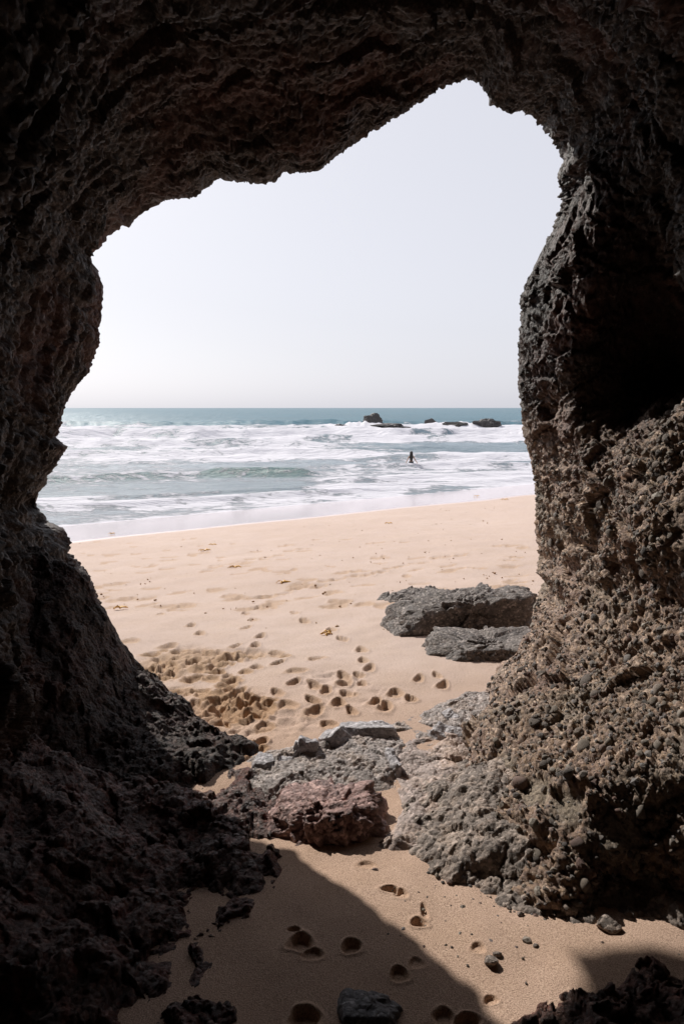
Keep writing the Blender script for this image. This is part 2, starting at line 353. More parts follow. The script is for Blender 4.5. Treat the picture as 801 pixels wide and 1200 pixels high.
def build_sand():
    py = np.linspace(1260, 590, 560)
    yr = np.array([gpt(400, v)[1] for v in py])
    yr = np.concatenate([np.linspace(-5.5, yr[0] - .12, 26), yr[yr < 33], np.linspace(33.3, 70, 60)])
    a = np.concatenate([-np.geomspace(5, .535, 22), np.linspace(-.53, .50, 620), np.geomspace(.505, 5, 22)])
    sc = np.maximum(yr * math.cos(TH) + (CAM[2]) * math.sin(TH), 0.9)
    X = a[None, :] * sc[:, None]; Y = np.repeat(yr[:, None], len(a), 1)
    Z = ground_z(X, Y).astype(np.float64)
    P = np.stack([X, Y, X * 0], -1)
    near = 1 - sstep(10, 22, Y)
    nsh = NSH[0] * X + NSH[1] * Y
    dry = 1 - sstep(15, 18.5, nsh)
    Z += dry * (0.05 * perlin(P * .45, 51) + 0.018 * perlin(P * 1.7, 52) + 0.0045 * perlin(P * 7, 53)) * sstep(2.2, 4.5, Y)
    Z += 0.030 * perlin(P * 1.3, 54) * (1 - sstep(2.5, 4.5, Y)) + .006 * perlin(P * 6, 55) * (1 - sstep(2.5, 4.5, Y))
    stir = np.zeros_like(Z)
    stepy = np.gradient(yr)
    def dent(x, y, l, wd, ang, dep, rim=.22, st=.6):
        nonlocal Z, stir
        j0 = np.searchsorted(yr, y - 2.6 * max(l, wd)); j1 = np.searchsorted(yr, y + 2.6 * max(l, wd)) + 1
        xs = X[j0:j1]; ys = Y[j0:j1]; ca, sa = math.cos(ang), math.sin(ang)
        u = ((xs - x) * sa + (ys - y) * ca) / l; v = ((xs - x) * ca - (ys - y) * sa) / wd
        v = v * (1 + 0.35 * u)                             # a foot is narrower at the heel
        r = np.sqrt(u * u + v * v) + 0.25 * perlin(np.stack([xs * 14, ys * 14, xs * 0], -1), 61) + .14 * perlin(np.stack([xs * 45, ys * 45, xs * 0], -1), 62)
        pit = 1 - sstep(.55, 1.02, r)
        Z[j0:j1] -= dep * pit * (0.8 + .3 * u)
        Z[j0:j1] += dep * rim * np.exp(-((r - 1.15) / .18) ** 2)
        stir[j0:j1] = np.maximum(stir[j0:j1], st * (1 - sstep(.9, 1.35, r)))
    for (cx, cy, rx, ry, am) in CHURN:
        g = gpt(cx, cy); gx = gpt(cx + rx, cy); gy = gpt(cx, cy - ry)
        lx, ly = gx[0] - g[0], gy[1] - g[1]
        r = np.sqrt(((X - g[0]) / lx) ** 2 + ((Y - g[1]) / ly) ** 2) + .35 * perlin(P * 3.1, 70 + int(cx))
        m = 1 - sstep(.45, 1.15, r)
        k = facets(P + [0, 0, .3], 11, 71) * .7 + .5 * perlin(P * 5, 72) + .55 * perlin(P * 16, 73) - .12
        Z += m * am * (k - .15); stir = np.maximum(stir, min(1, .4 + am * 10) * m * (am > .02))
    rd = random.Random(5); Z0 = Z.copy()
    for (cx, cy, rx, ry, n_) in ((215,774,62,12,42),(175,785,40,9,22),(278,828,38,17,44),(250,812,40,12,14),(292,768,40,7,14),(292,880,22,9,12),(205,812,45,6,12),(250,795,60,10,16)):
        for _ in range(int(n_ * .6)):                                # trampled sand: heel and toe holes over one another
            a, q = rd.uniform(0, 6.283), rd.random() ** .6
            g = gpt(cx + rx * q * math.cos(a), cy + ry * q * math.sin(a))
            dent(g[0], g[1], rd.uniform(.03, .075), rd.uniform(.03, .08), rd.uniform(-1.5, 1.5), rd.uniform(.015, .035), .25, .9)
    Z = np.maximum(Z, Z0 - .042 + .010 * perlin(P * 9, 65)); Z = np.minimum(Z, Z0 + .018 + .006 * perlin(P * 12, 66))
    for p in PRINTS: dent(*p)
    for (cx, cy, rx, ry, dp) in BIG_PRINTS:
        g = gpt(cx, cy); dent(g[0], g[1], ry * .72, rx * .68, random.uniform(-.3, .3), dp * .75, .12, .25)
    wet = sstep(17.6, 18.5, nsh + .7 * perlin(P * .25, 81))
    # sand swept up against the rocks of the threshold
    V = np.stack([X, Y, Z], -1)
    me = raw_mesh('beach_sand', V.reshape(-1, 3), grid_quads(*X.shape)); smooth(me)
    attr(me, 'stir', stir); attr(me, 'wet', wet); attr(me, 'cave', 1 - sstep(2.6, 4.6, Y))
    link('beach_sand', me, M_SAND, kind='structure')
build_sand()

# ------------------------------------------------------------ the cave: a shell lofted through its mouth
# mouth outline: px, py of the photograph, distance Y, station number k
LIP = [(168,812,3.85,1),(160,800,3.88),(150,790,3.9,2),(135,765,4.0),(128,740,4),(122,715,4),(112,690,4),(105,672,4),(90,655,4),
       (82,648,4,3),(84,635,4),(76,620,4),(64,614,4),(55,612,4),(53,602,4),(42,597,4),(38,588,4),(48,575,4),(55,568,4),(56,558,4),(66,548,4),(72,535,4),(80,524,4,4),(72,518,4),(67,512,4),(72,500,4),(74,485,4),(77,475,4),(85,460,4),(97,444,4),(104,438,4),(108,428,4),(112,415,4),(118,400,4),(116,385,4),(119,375,4),
       (121,350,4,5),(121,335,4),(117,320,4),(107,308,4),(110,298,4),(118,289,4),(123,285,4),(124,280,4),(135,272,4),(142,265,4),(150,268,4),(155,260,4),(170,248,4),(188,238,4),(200,234,4),(215,233,4),(228,232,4,6),(240,222,4),(255,210,4),(275,213,4),(300,216,4),(322,214,4),(330,203,4),(355,203,4),(375,200,4,7),
       (395,183,4),(410,172,4),(440,153,4),(470,135,4),(500,115,4),(520,103,4),(545,93,4,8),(550,95,4),(562,98,4),(570,112,4),(573,123,4),(585,128,4),(597,134,4),(607,131,4),(620,135,4),(632,148,4),(642,160,4),(655,180,4),(659,190,4,9),(652,207,4),(655,222,4),(656,240,4),(652,255,4),(643,275,4),(632,300,4),(618,325,4),
       (608,350,4,10),(609,375,4),(606,400,4),(607,430,4),(606,450,4,11),(610,480,4),(612,510,4),(620,535,4),(625,560,4),(627,590,4,12),(626,620,4),(631,650,4),(627,670,4),(636,680,4),(628,700,4,13),(623,720,4),(622,740,4),(612,745,3.95),(605,765,3.9),(592,780,3.85),(575,800,3.8,14)]
SECT = {1: [(240,950,2.6),(120,1000,2.35),(-60,1020,2.1)],
        2: [(190,880,3.0),(90,905,2.9),(-60,880,2.0)],
        3: [(50,730,3.1),(5,760,2.5),(-120,780,1.8)],
        4: [(30,520,3.2),(-20,520,2.5),(-140,520,1.8)],
        5: [(75,310,3.2),(10,280,2.4),(-120,240,1.7)],
        6: [(170,150,3.2),(100,60,2.4),(40,-120,1.7)],
        7: [(335,105,3.3),(295,0,2.6),(280,-150,1.9)],
        8: [(558,30,3.3),(590,-50,2.6),(640,-170,1.9)],
        9: [(712,140,3.2),(790,80,2.5),(900,0,1.9)],
        10: [(670,335,3.35),(770,310,3.1),(900,290,2.3)],
        11: [(670,465,3.5),(770,450,3.45),(900,430,2.9)],
        12: [(690,575,3.3),(755,545,2.85),(880,490,2.45)],
        13: [(675,760,3.05),(745,790,2.6),(890,810,2.05)],
        14: [(553,930,2.7),(640,1075,2.0),(860,1110,1.85)]}
lipw = np.array([unproj(v[0], v[1], Y=v[2]) for v in LIP])
lk = {v[3]: i for i, v in enumerate(LIP) if len(v) > 3}
CEN = np.array([-0.1, 1.5])
def ring_dir(p):
    d = np.array([p[0], p[2]]) - CEN; d /= np.linalg.norm(d); return d
K = 16; NE = 4; NS = 7                                     # outer stations 0..3, mouth = 4, inner 5..10
CT = np.zeros((K, NE + NS, 3))
for k in range(1, 15):
    p0 = lipw[lk[k]]
    ring = [p0] + [unproj(*v[:2], Y=v[2]) for v in SECT[k]]
    for i, p in enumerate(ring): CT[k, NE + i] = p
    d = ring_dir(ring[3]); r = max(1.7, np.linalg.norm(np.array([ring[3][0], ring[3][2]]) - CEN))
    if k in (1, 14): d = np.array([math.copysign(.72, d[0]), -.69])
    for i, (y, rr) in enumerate(((-.1, r * 1.2), (-3.2, r * 1.25), (-4.6, .12))):
        c = CEN + d * rr
        CT[k, NE + 4 + i] = (c[0], y, c[1])
    d = ring_dir(p0)
    if k == 1: d = np.array([-1, -.05])
    if k == 2: d = np.array([-1, .05])
    if k == 14: d = np.array([1, -.05])
    d = d / np.linalg.norm(d)
    for i, (dy, rr) in enumerate(((1.4, 9.0), (1.1, 3.2), (.50, 1.0), (.15, .26)) if k in (4, 5) else ((1.3, 9.0), (.95, 3.2), (.42, .85), (.13, .16))):
        c = np.array([p0[0], p0[2]]) + d * rr
        CT[k, i] = (c[0], max(p0[1], 3.6 if i < 3 else 0) + dy, c[1])
for k, s in ((0, 1), (15, 14)):
    CT[k] = CT[s]; CT[k, :, 2] = np.minimum(CT[s, :, 2] - .6, -.7); CT[k, :3, 2] = -3.4
    CT[k, 3:, 0] += (-.25 if k == 0 else .25)
def crw(x, n):
    """uniform Catmull-Rom weights, shape (len(x), n)"""
    i = np.clip(np.floor(x).astype(int), 0, n - 2); f = x - i
    W = np.zeros((len(x), n)); r = np.arange(len(x))
    for off, wt in ((-1, -.5*f+f**2-.5*f**3), (0, 1-2.5*f**2+1.5*f**3), (1, .5*f+2*f**2-1.5*f**3), (2, -.5*f**2+.5*f**3)):
        np.add.at(W, (r, np.clip(i + off, 0, n - 1)), wt)
    return W
# samples along the mouth: piecewise between stations
CNT = [20, 95, 110, 75, 90, 80, 85, 95, 85, 100, 60, 95, 75, 110, 24]
lip_k, lip_p = [], []
for k in range(15):
    u = np.linspace(0, 1, CNT[k], endpoint=False)
    if k == 0: pts = np.stack([CT[0, NE], lipw[lk[1]]])
    elif k == 14: pts = np.stack([lipw[lk[14]], CT[15, NE]])
    else: pts = lipw[lk[k]:lk[k + 1] + 1]
    L = np.concatenate([[0], np.cumsum(np.linalg.norm(np.diff(pts, axis=0), axis=1))]); L /= L[-1]
    lip_k.append(k + u); lip_p.append(np.stack([np.interp(u, L, pts[:, j]) for j in range(3)], -1))
lip_k.append(np.array([15.0])); lip_p.append(CT[15, NE][None])
kk = np.concatenate(lip_k); lip_p = np.concatenate(lip_p)
tt = np.concatenate([np.linspace(0, 3, 22, endpoint=False), np.linspace(3, 4, 14, endpoint=False), np.linspace(4, 7.15, 275, endpoint=False), np.linspace(7.15, 8.6, 75, endpoint=False), np.linspace(8.6, 10, 18)])
Wk = crw(kk, K); Wt = crw(tt, NE + NS)
S = np.einsum('ak,bs,ksc->bac', Wk, Wt, CT)
lip_c = Wk @ CT[:, NE]
off = (lip_p - lip_c)[None] * np.exp(-(np.abs(tt - 4) / np.where(tt < 4, .8, .55)) ** 2)[:, None, None]
S = S + off
Sm = np.einsum('ak,bs,ksc->bac', Wk, Wt, CT)
du = np.gradient(Sm, axis=1); dv = np.gradient(Sm, axis=0)
N = np.cross(du, dv); N /= np.linalg.norm(N, axis=-1, keepdims=True) + 1e-9
mid = np.einsum('k,s,ksc->c', crw(np.array([8.]), K)[0], crw(np.array([6.]), NE + NS)[0], CT)
T = np.repeat(tt[:, None], len(kk), 1); KK = np.repeat(kk[None], len(tt), 0)
# make the normals point into the cave
if N[60, 700] @ (np.array([0, 2.5, 1.5]) - S[60, 700]) < 0: N = -N
P = S.copy()
tin = np.abs(T - 4)
wbig = sstep(.0, .9, tin); wmid = .22 + .78 * sstep(.0, .6, tin)
right = sstep(9.6, 11.2, KK)
Pw = P + .06 * np.stack([perlin(P * 3.1, 101), perlin(P * 3.1, 102), perlin(P * 3.1, 103)], -1)
ax = np.array([.66, .28, .70]); ax /= np.linalg.norm(ax)   # grain of the roof rock
Pg = Pw - (1 - .38) * (Pw @ ax)[..., None] * ax
Pm = np.where((right > .5)[..., None], Pw, Pg)
D = wbig * (.085 * perlin(P * 1.6, 111) + .05 * perlin(Pm * 3.3, 112))
D += wmid * .042 * facets(Pm, 5.5, 113)
D += (.5 + .5 * wmid) * ((.024 - .012 * right) * facets(Pm, 14, 114) + .010 * perlin(Pm * 22, 115))
D += .011 * facets(Pm, 38, 116) + (1 - right) * (.007 * (1 - 2 * np.abs(perlin(Pw * 20, 117))) + .010 * facets(Pw, 24, 118) + .005 * facets(Pw, 55, 119))
# conglomerate clasts on the right
rc = slice(int(np.searchsorted(kk, 9.3)), len(kk))
cb1, _ = cobbles(P[:, rc], 15, 121); cb2, r2 = cobbles(P[:, rc], 34, 122)
clump = sstep(-.25, .35, fbm(P[:, rc], 2.6, 3, 123))
def proj(p):
    d = p - CAM; fw = d[..., 1] * math.cos(TH) - d[..., 2] * math.sin(TH); up = d[..., 1] * math.sin(TH) + d[..., 2] * math.cos(TH)
    return 400.5 + F * d[..., 0] / fw, 600 - F * up / fw, fw
sx_, sy_, sf_ = proj(S)
def on_wall(px, py):
    d = (sx_ - px) ** 2 + (sy_ - py) ** 2 + 1e6 * ((T < 4) | (T > 7.3) | (sf_ < .3))
    return S[np.unravel_index(np.argmin(d), d.shape)]
silt = np.zeros_like(T)
for (cx, cy, YY_, rad) in ((590,905,0,.11),(630,935,0,.10),(672,955,0,.10),(715,975,0,.10),(570,870,0,.09),(655,705,0,.05),(775,1050,0,.07)):
    c = on_wall(cx, cy)
    silt = np.maximum(silt, 1 - sstep(.4, 1.1, np.linalg.norm((P - c) * [1, 1, 1.6], axis=-1) / rad + .3 * perlin(P * 9, 130)))
rough = (1 - .85 * silt[:, rc]) * right[:, rc]
D[:, rc] += rough * (.020 * cb1 * (.25 + .75 * clump) + .015 * cb2 + .010 * cobbles(P[:, rc], 64, 125)[0])
D *= (1 - .55 * silt)
for (cx, cy, YY_, rad, dp) in ((738,1062,1.95,.07,.14),(655,640,3.2,.06,.06),(700,690,2.9,.05,.05),(640,760,3.2,.05,.05)):
    c = on_wall(cx, cy); dd = np.linalg.norm(S - c, axis=-1) / rad + .3 * perlin(P * 11, 140)
    D -= dp * (1 - sstep(.5, 1.2, dd))
fade = 1 - sstep(7.6, 9, T)
P = P + N * (D * (0.3 + 0.7 * fade))[..., None]
# the relief must not narrow the mouth: measure its outline and ease it back to the surveyed one
OC = np.array([380., 560.]); NB = 720
def polar(p):
    x, y, fw = proj(p); dx, dy = x - OC[0], y - OC[1]
    return np.hypot(dx, dy), np.arctan2(dx, dy), fw         # angle 0 = straight down
mk = (kk > 1.0) & (kk < 14.0)
want = np.full(NB, 1e9); rw, aw, _ = polar(lip_p[mk]); 
np.minimum.at(want, ((aw + math.pi) / (2 * math.pi) * NB).astype(int) % NB, rw)
good = want < 1e8; want = np.interp(np.arange(NB), np.flatnonzero(good), want[good]); amin, amax = aw.min(), aw.max()
zone = (tt > 3.0) & (tt < 6.2); wgt = np.exp(-(np.abs(tt - 4.1) / .9) ** 2)[:, None]
for it in range(4):
    r0, a0, fw = polar(P); b0 = ((a0 + math.pi) / (2 * math.pi) * NB).astype(int) % NB
    have = np.full(NB, 1e9); sel = np.zeros(T.shape, bool); sel[zone] = True; sel &= (fw > .5)
    np.minimum.at(have, b0[sel], r0[sel])
    ok = have < 1e8; c = np.where(ok, want - have, 0); cen = (np.arange(NB) + .5) / NB * 2 * math.pi - math.pi
    c[(cen > -.74) & (cen < .80)] = 0
    kern = np.hanning(9); c = np.convolve(np.concatenate([c[-8:], c, c[:8]]), kern / kern.sum(), 'same')[8:-8]
    cc = np.interp((a0 + math.pi) / (2 * math.pi) * NB - .5, np.arange(NB), c) * wgt * fw / F * .8
    P[..., 0] += cc * np.sin(a0); P[..., 2] -= cc * np.cos(a0)
# masks of rock kind
zb = 1.55 + .35 * perlin(P * 1.1, 131)
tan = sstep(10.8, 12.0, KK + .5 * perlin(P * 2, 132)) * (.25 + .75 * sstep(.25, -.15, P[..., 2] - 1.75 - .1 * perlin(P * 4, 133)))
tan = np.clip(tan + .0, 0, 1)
def cave_part(name, a, b):
    Vp = P[:, a:b + 1]; ny, nx = Vp.shape[:2]
    me = raw_mesh(name, Vp.reshape(-1, 3), grid_quads(ny, nx)); smooth(me)
    attr(me, 'tan', tan[:, a:b + 1]); attr(me, 'silt', silt[:, a:b + 1])
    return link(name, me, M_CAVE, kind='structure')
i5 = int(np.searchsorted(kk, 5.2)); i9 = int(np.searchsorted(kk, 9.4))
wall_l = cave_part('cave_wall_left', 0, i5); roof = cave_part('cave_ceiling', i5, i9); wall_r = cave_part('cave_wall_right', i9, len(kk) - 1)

# ------------------------------------------------------------ stones bedded in the right wall
def ico(sub):
    bm = bmesh.new(); bmesh.ops.create_icosphere(bm, subdivisions=sub, radius=1)
    V = np.array([v.co[:] for v in bm.verts]); Fc = np.array([[v.index for v in f.verts] for f in bm.faces]); bm.free()
    return V, Fc
ICO1, ICO2, ICO3 = ico(1), ico(2), ico(3)
def stone_shape(base, seed, planes=9, rough=.10):
    V, Fc = base; r_ = np.random.default_rng(seed)
    n = r_.normal(size=(planes, 3)); n /= np.linalg.norm(n, axis=1, keepdims=True); dd = r_.uniform(.55, .9, planes)
    dots = V @ n.T
    t = np.where(dots > .05, dd / np.maximum(dots, .05), 9).min(1); t = np.minimum(t, 1.0)
    V2 = V * t[:, None]
    V2 = V2 * (1 + rough * perlin(V2 * 2.5 + seed, seed % 97))[:, None]
    return V2, Fc
STM = []
for i in range(8):
    V, Fc = stone_shape(ICO2, 300 + i); me = raw_mesh('stone', V, Fc); smooth(me, i % 3 != 0); attr(me, 'rnd', np.zeros(len(V))); me.materials.append(M_CLAST); STM.append(me)
def frame_of(n, r_):
    a = r_.normal(size=3); x = np.cross(n, a); x /= np.linalg.norm(x); y = np.cross(n, x); return np.stack([x, y, n], 1)
r_ = np.random.default_rng(99)
gy = np.gradient(P, axis=0); gx = np.gradient(P, axis=1); 
j0 = int(np.searchsorted(kk, 11.6)); j1 = int(np.searchsorted(kk, 14.0)); t0 = int(np.searchsorted(tt, 3.9)); t1 = int(np.searchsorted(tt, 6.9))
def pick(n, lo, hi):
    out = []
    while len(out) < n:
        a, b = r_.integers(t0, t1), r_.integers(j0, j1)
        p = P[a, b]
        if r_.random() > tan[a, b] * (1 - .8 * silt[a, b]) : continue
        out.append((a, b))
    return out
BIGST = [(352,0)]
for i, (a, b) in enumerate(pick(300, 0, 0)):
    s = float(np.exp(r_.normal(math.log(.0145), .38))); s = min(s, .045)
    n = N[a, b]; R = frame_of(n, r_)
    M = Matrix.Identity(4); sz = s * r_.uniform(.75, 1.25, 3) * [1, 1, .8]
    for c in range(3):
        for rr in range(3): M[rr][c] = R[rr, c] * sz[c]
    p = P[a, b] + n * s * .15
    for rr in range(3): M[rr][3] = p[rr]
    o = link('stone', STM[i % 8], None, wall_r); o.matrix_world = M
def scatter_pebbles(name, parent, spots, smin, smed, sig, mat, lift=.1, kind='stuff', base=None):
    V0 = [stone_shape(base or ICO1, 400 + i, 7) for i in range(10)]; Vs, Fs, Rs = [], [], []; o_ = 0
    for i, (p, n) in enumerate(spots):
        s = float(np.clip(np.exp(r_.normal(math.log(smed), sig)), smin, smed * 3))
        V, Fc = V0[i % 10]
        W = (V * (s * r_.uniform(.7, 1.3, 3) * [1, 1, .75])) @ frame_of(n, r_).T + p + n * s * lift
        Vs.append(W); Fs.append(Fc + o_); o_ += len(W); Rs.append(np.full(len(W), r_.random()))
    me = raw_mesh(name, np.concatenate(Vs), np.concatenate(Fs)); attr(me, 'rnd', np.concatenate(Rs)); smooth(me, False)
    return link(name, me, mat, parent, kind=kind)
scatter_pebbles('pebbles', wall_r, [(P[a, b], N[a, b]) for a, b in pick(5200, 0, 0)], .003, .0075, .4, M_CLAST)

# ------------------------------------------------------------ rocks that rise out of the ground
def poly_sd(X, Y, pts):
    """signed distance to a polygon, positive inside"""
    pts = np.asarray(pts); d = np.full(X.shape, 1e9); ins = np.zeros(X.shape, bool)
    for i in range(len(pts)):
        a, b = pts[i - 1], pts[i]; e = b - a; wx, wy = X - a[0], Y - a[1]
        t = np.clip((wx * e[0] + wy * e[1]) / (e @ e + 1e-12), 0, 1)
        d = np.minimum(d, np.hypot(wx - t * e[0], wy - t * e[1]))
        c = ((a[1] > Y) != (b[1] > Y))
        with np.errstate(divide='ignore', invalid='ignore'):
            c &= X < (b[0] - a[0]) * (Y - a[1]) / (b[1] - a[1]) + a[0]
        ins ^= c
    return np.where(ins, d, -d)
def ridge(p, sc, seed):
    return 1 - 2 * np.abs(perlin(p * sc, seed))
def rock_patch(name, poly, H, edge, mat, seed, res=.006, sc=1.0, lump=.5, slope=None, bedding=0, rel=1.0, jag=.03, world=None, **kw):
    """a rock mass grown from its footprint (photo pixels on the ground); slope(X, Y, sd) gives extra height"""
    pts = np.array([gpt(*p)[:2] for p in poly]) if world is None else np.array(world)
    lo = pts.min(0) - .12; hi = pts.max(0) + .12
    nx, ny = int((hi[0] - lo[0]) / res) + 2, int((hi[1] - lo[1]) / res) + 2
    X, Y = np.meshgrid(np.linspace(lo[0], hi[0], nx), np.linspace(lo[1], hi[1], ny))
    G = np.stack([X, Y, X * 0 + .37], -1)
    G = G + .04 * sc * np.stack([perlin(G * 6 / sc, seed + 20), perlin(G * 6 / sc, seed + 21), X * 0], -1)
    sd = poly_sd(X, Y, pts) + jag * (perlin(G * 4 / sc, seed) + .7 * perlin(G * 10 / sc, seed + 1) + .5 * facets(G, 9 / sc, seed + 8))
    up = sstep(-.02, edge, sd) ** .8
    z = H * up * (1 + lump * 1.3 * perlin(G * 2.6 / sc, seed + 2) + lump * .8 * facets(G, 5 / sc, seed + 3))
    if slope is not None: z = z + slope(X, Y, sd) * up
    if bedding:
        q = z + .35 * bedding * perlin(G * 4, seed + 9) + X * .06
        z = z * .3 + .7 * (np.floor(q / bedding) + sstep(.6, 1, q / bedding - np.floor(q / bedding))) * bedding - X * .042
    z = z + up * sc * rel * (.026 * facets(G, 9 / sc, seed + 4) + .009 * facets(G, 24 / sc, seed + 5) + .014 * ridge(G, 7 / sc, seed + 6) + .007 * perlin(G * 26 / sc, seed + 7) + .006 * facets(G, 50 / sc, seed + 10))
    z = z + up * sc * rel * .012 * ridge(G, 16 / sc, seed + 16)
    V = np.stack([X, Y, ground_z(X, Y) + z - .05 * sstep(.0, -.05, sd) - .03 * (1 - up)], -1)
    m = (up * sc * rel)[..., None]
    V = V + m * (.022 * np.stack([perlin(V * 7 / sc, seed + 11), perlin(V * 7 / sc, seed + 12), X * 0], -1) + .007 * np.stack([facets(V, 26 / sc, seed + 13), facets(V, 26 / sc, seed + 14), facets(V, 26 / sc, seed + 15)], -1))
    V, Q = compact(V.reshape(-1, 3), grid_quads(ny, nx, sd > -.05))
    me = raw_mesh(name, V, Q); smooth(me)
    return link(name, me, mat, **kw)
_ico = {}
def hull_rock(name, loc, planes, mat, seed, sub=5, amp=1.0, rz=0, tilt=(0, 0), flat=False, size=(1, 1, 1), **kw):
    """a broken block: a star-shaped solid cut by planes (nx, ny, nz, distance), then roughened in three dimensions"""
    if sub not in _ico: _ico[sub] = ico(sub)
    U, Fc = _ico[sub]; pl = np.array(planes, float); n = pl[:, :3] / np.linalg.norm(pl[:, :3], axis=1, keepdims=True)
    dots = U @ n.T
    inv = np.where(dots > .02, dots / pl[:, 3], 0); t = 1 / (inv ** 24).sum(1) ** (1 / 24)
    V = U * t[:, None] * np.array(size)
    W = V + np.array(loc)
    nn = U
    d = amp * (.040 * perlin(W * 3.5, seed) + .032 * facets(W, 6, seed + 1) + .020 * facets(W, 15, seed + 2) + .010 * ridge(W, 16, seed + 3) + .009 * facets(W, 38, seed + 4))
    V = V + nn * d[:, None]
    me = raw_mesh(name, V, Fc); smooth(me, not flat)
    o = link(name, me, mat, **kw); o.location = loc; o.rotation_euler = (tilt[0], tilt[1], rz)
    return o

# the left wall runs out into a low buttress on the floor
def buttress_h(X, Y, sd):
    c = np.interp(X, [-2.2, -1.34, -1.24, -1.14, -1.05, -.90, -.72, -.45], [1.3, .82, .66, .44, .27, .16, .07, .02])
    yc = 3.25 - .1 * (X + .4)
    return c * np.clip(1 - np.abs(Y - yc) / np.where(Y < yc, .75, .45), 0, 1) ** .6
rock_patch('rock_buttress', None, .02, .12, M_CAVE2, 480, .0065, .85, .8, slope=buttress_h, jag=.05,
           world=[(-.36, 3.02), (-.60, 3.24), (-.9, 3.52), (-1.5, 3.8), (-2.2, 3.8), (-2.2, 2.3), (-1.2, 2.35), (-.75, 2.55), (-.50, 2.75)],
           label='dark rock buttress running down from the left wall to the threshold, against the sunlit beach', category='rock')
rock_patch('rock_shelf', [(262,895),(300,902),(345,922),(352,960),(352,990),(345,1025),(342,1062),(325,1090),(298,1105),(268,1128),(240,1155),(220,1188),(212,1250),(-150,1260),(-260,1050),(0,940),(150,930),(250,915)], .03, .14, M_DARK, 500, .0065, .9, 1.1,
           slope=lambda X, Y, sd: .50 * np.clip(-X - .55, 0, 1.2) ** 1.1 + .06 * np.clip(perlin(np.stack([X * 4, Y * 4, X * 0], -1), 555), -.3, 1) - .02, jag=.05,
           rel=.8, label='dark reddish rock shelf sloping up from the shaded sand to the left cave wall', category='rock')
rock_patch('rock_ledge', [(275,880),(300,880),(340,872),(385,864),(440,850),(490,829),(545,808),(590,797),(600,840),(562,868),(520,872),(490,885),(480,905),(470,925),(440,930),(400,935),(360,945),(300,945),(275,920)], .030, .12, M_GREY2, 540, .0045, .7, .5, bedding=.018, jag=.018, rel=.5,
           label='long low ledge of grey layered rock crossing the cave mouth against the sunlit beach', category='rock ledge')
rock_patch('rock_crust', [(478,900),(466,930),(462,965),(470,1000),(520,1040),(560,1068),(640,1088),(720,1090),(840,1105),(840,1000),(700,940),(600,850),(560,860),(525,890)], .016, .08, M_MOTT, 560, .0045, .7, 1.3, jag=.04, rel=.6,
           slope=lambda X, Y, sd: .42 * np.clip(sd - .07, 0, .22),
           label='mottled brown-grey crust half buried in sand at the foot of the sunlit right wall', category='rock')
rock_patch('rock_pavement', [(440,890),(465,868),(500,845),(545,835),(590,830),(590,900),(570,960),(560,1010),(520,1015),(480,1005),(440,1000),(420,995),(452,975),(466,945),(455,915)], .018, .10, M_PAVE, 570, .004, .9, 1.5, jag=.03, rel=.35,
           label='flat pale pinkish rock pavement partly under sand, between the red boulder and the right wall', category='rock')
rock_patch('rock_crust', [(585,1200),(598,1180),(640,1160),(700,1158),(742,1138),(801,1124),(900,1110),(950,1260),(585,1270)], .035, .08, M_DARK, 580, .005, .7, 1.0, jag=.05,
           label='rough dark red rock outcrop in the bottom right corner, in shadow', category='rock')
rock_patch('rock', [(186,1200),(196,1172),(235,1162),(272,1180),(285,1230),(190,1240)], .02, .05, M_DARK, 590, .004, .5, .8, label='low dark slate rock at the bottom edge, just left of the shaded sand', category='rock')
g = gpt(392, 972)
hull_rock('rock', (g[0] - .03, g[1] + .05, .0), [(0,0,1,.085),(.25,-.3,1,.12),(-.3,-.3,1,.135),(0,-1,.6,.13),(.5,-1,.5,.16),(-.8,-.8,.4,.18),(-1,0,.5,.20),(1,0,.55,.19),(.7,.8,.3,.21),(0,1,.3,.15),(-.5,1,.3,.18),(0,0,-1,.12)], M_RED, 520, 6, 1.1,
          label='knobbly reddish boulder lit on top, in the middle of the threshold before the shaded sand', category='boulder')
g = gpt(436, 1188)
hull_rock('rock', (g[0], g[1], -.005), [(0,0,1,.035),(.3,.2,1,.04),(0,-1,.4,.05),(1,-.3,.3,.075),(-1,0,.3,.08),(0,1,.3,.055),(.7,.8,.2,.07),(0,0,-1,.05)], M_GREY, 600, 5, .35,
          label='small dark stone poking out of the shaded sand below the footprints', category='stone')
# pale slabs on the ledge
for px, py, sx, sy, sz, rz, tl, lab in ((357, 886, .050, .035, .075, .3, (.1, .35), 'pale grey upright splinter of rock near the left end of the ledge'),
             (388, 874, .060, .05, .06, -.5, (.2, -.5), 'pale pointed slab leaning at the left end of the dark gap in the ledge'),
             (430, 862, .15, .06, .045, .12, (-.15, .06), 'long grey slab overhanging a dark gap along the back of the ledge'),
             (460, 898, .022, .075, .040, .25, (.1, .1), 'thin pale slab edge rising at the right end of the sand pocket'),
             (524, 866, .085, .06, .045, -.35, (.25, .25), 'pale grey block near the right end of the ledge, beside the right wall'),
             (528, 845, .03, .055, .035, .5, (.1, -.3), 'small pale tilted slab on top of the block beside the right wall'),
             (322, 900, .085, .055, .030, .1, (.1, .1), 'flat pale slab lying at the left end of the ledge')):
    g = gpt(px, py)
    hull_rock('slab', (g[0], g[1], g[2] + sz * .40), [(0,0,1,1),(.2,.1,1,1.02),(0,-1,.2,1),(.6,-1,.1,1.1),(1,-.1,.2,1),(-1,.2,.1,1),(0,1,.2,1),(-.5,-.8,.3,1.05),(0,0,-1,1)], M_PALE, int(px * 3), 5, .32, rz, tl, size=(sx, sy, sz * .75), label=lab, category='rock slab')

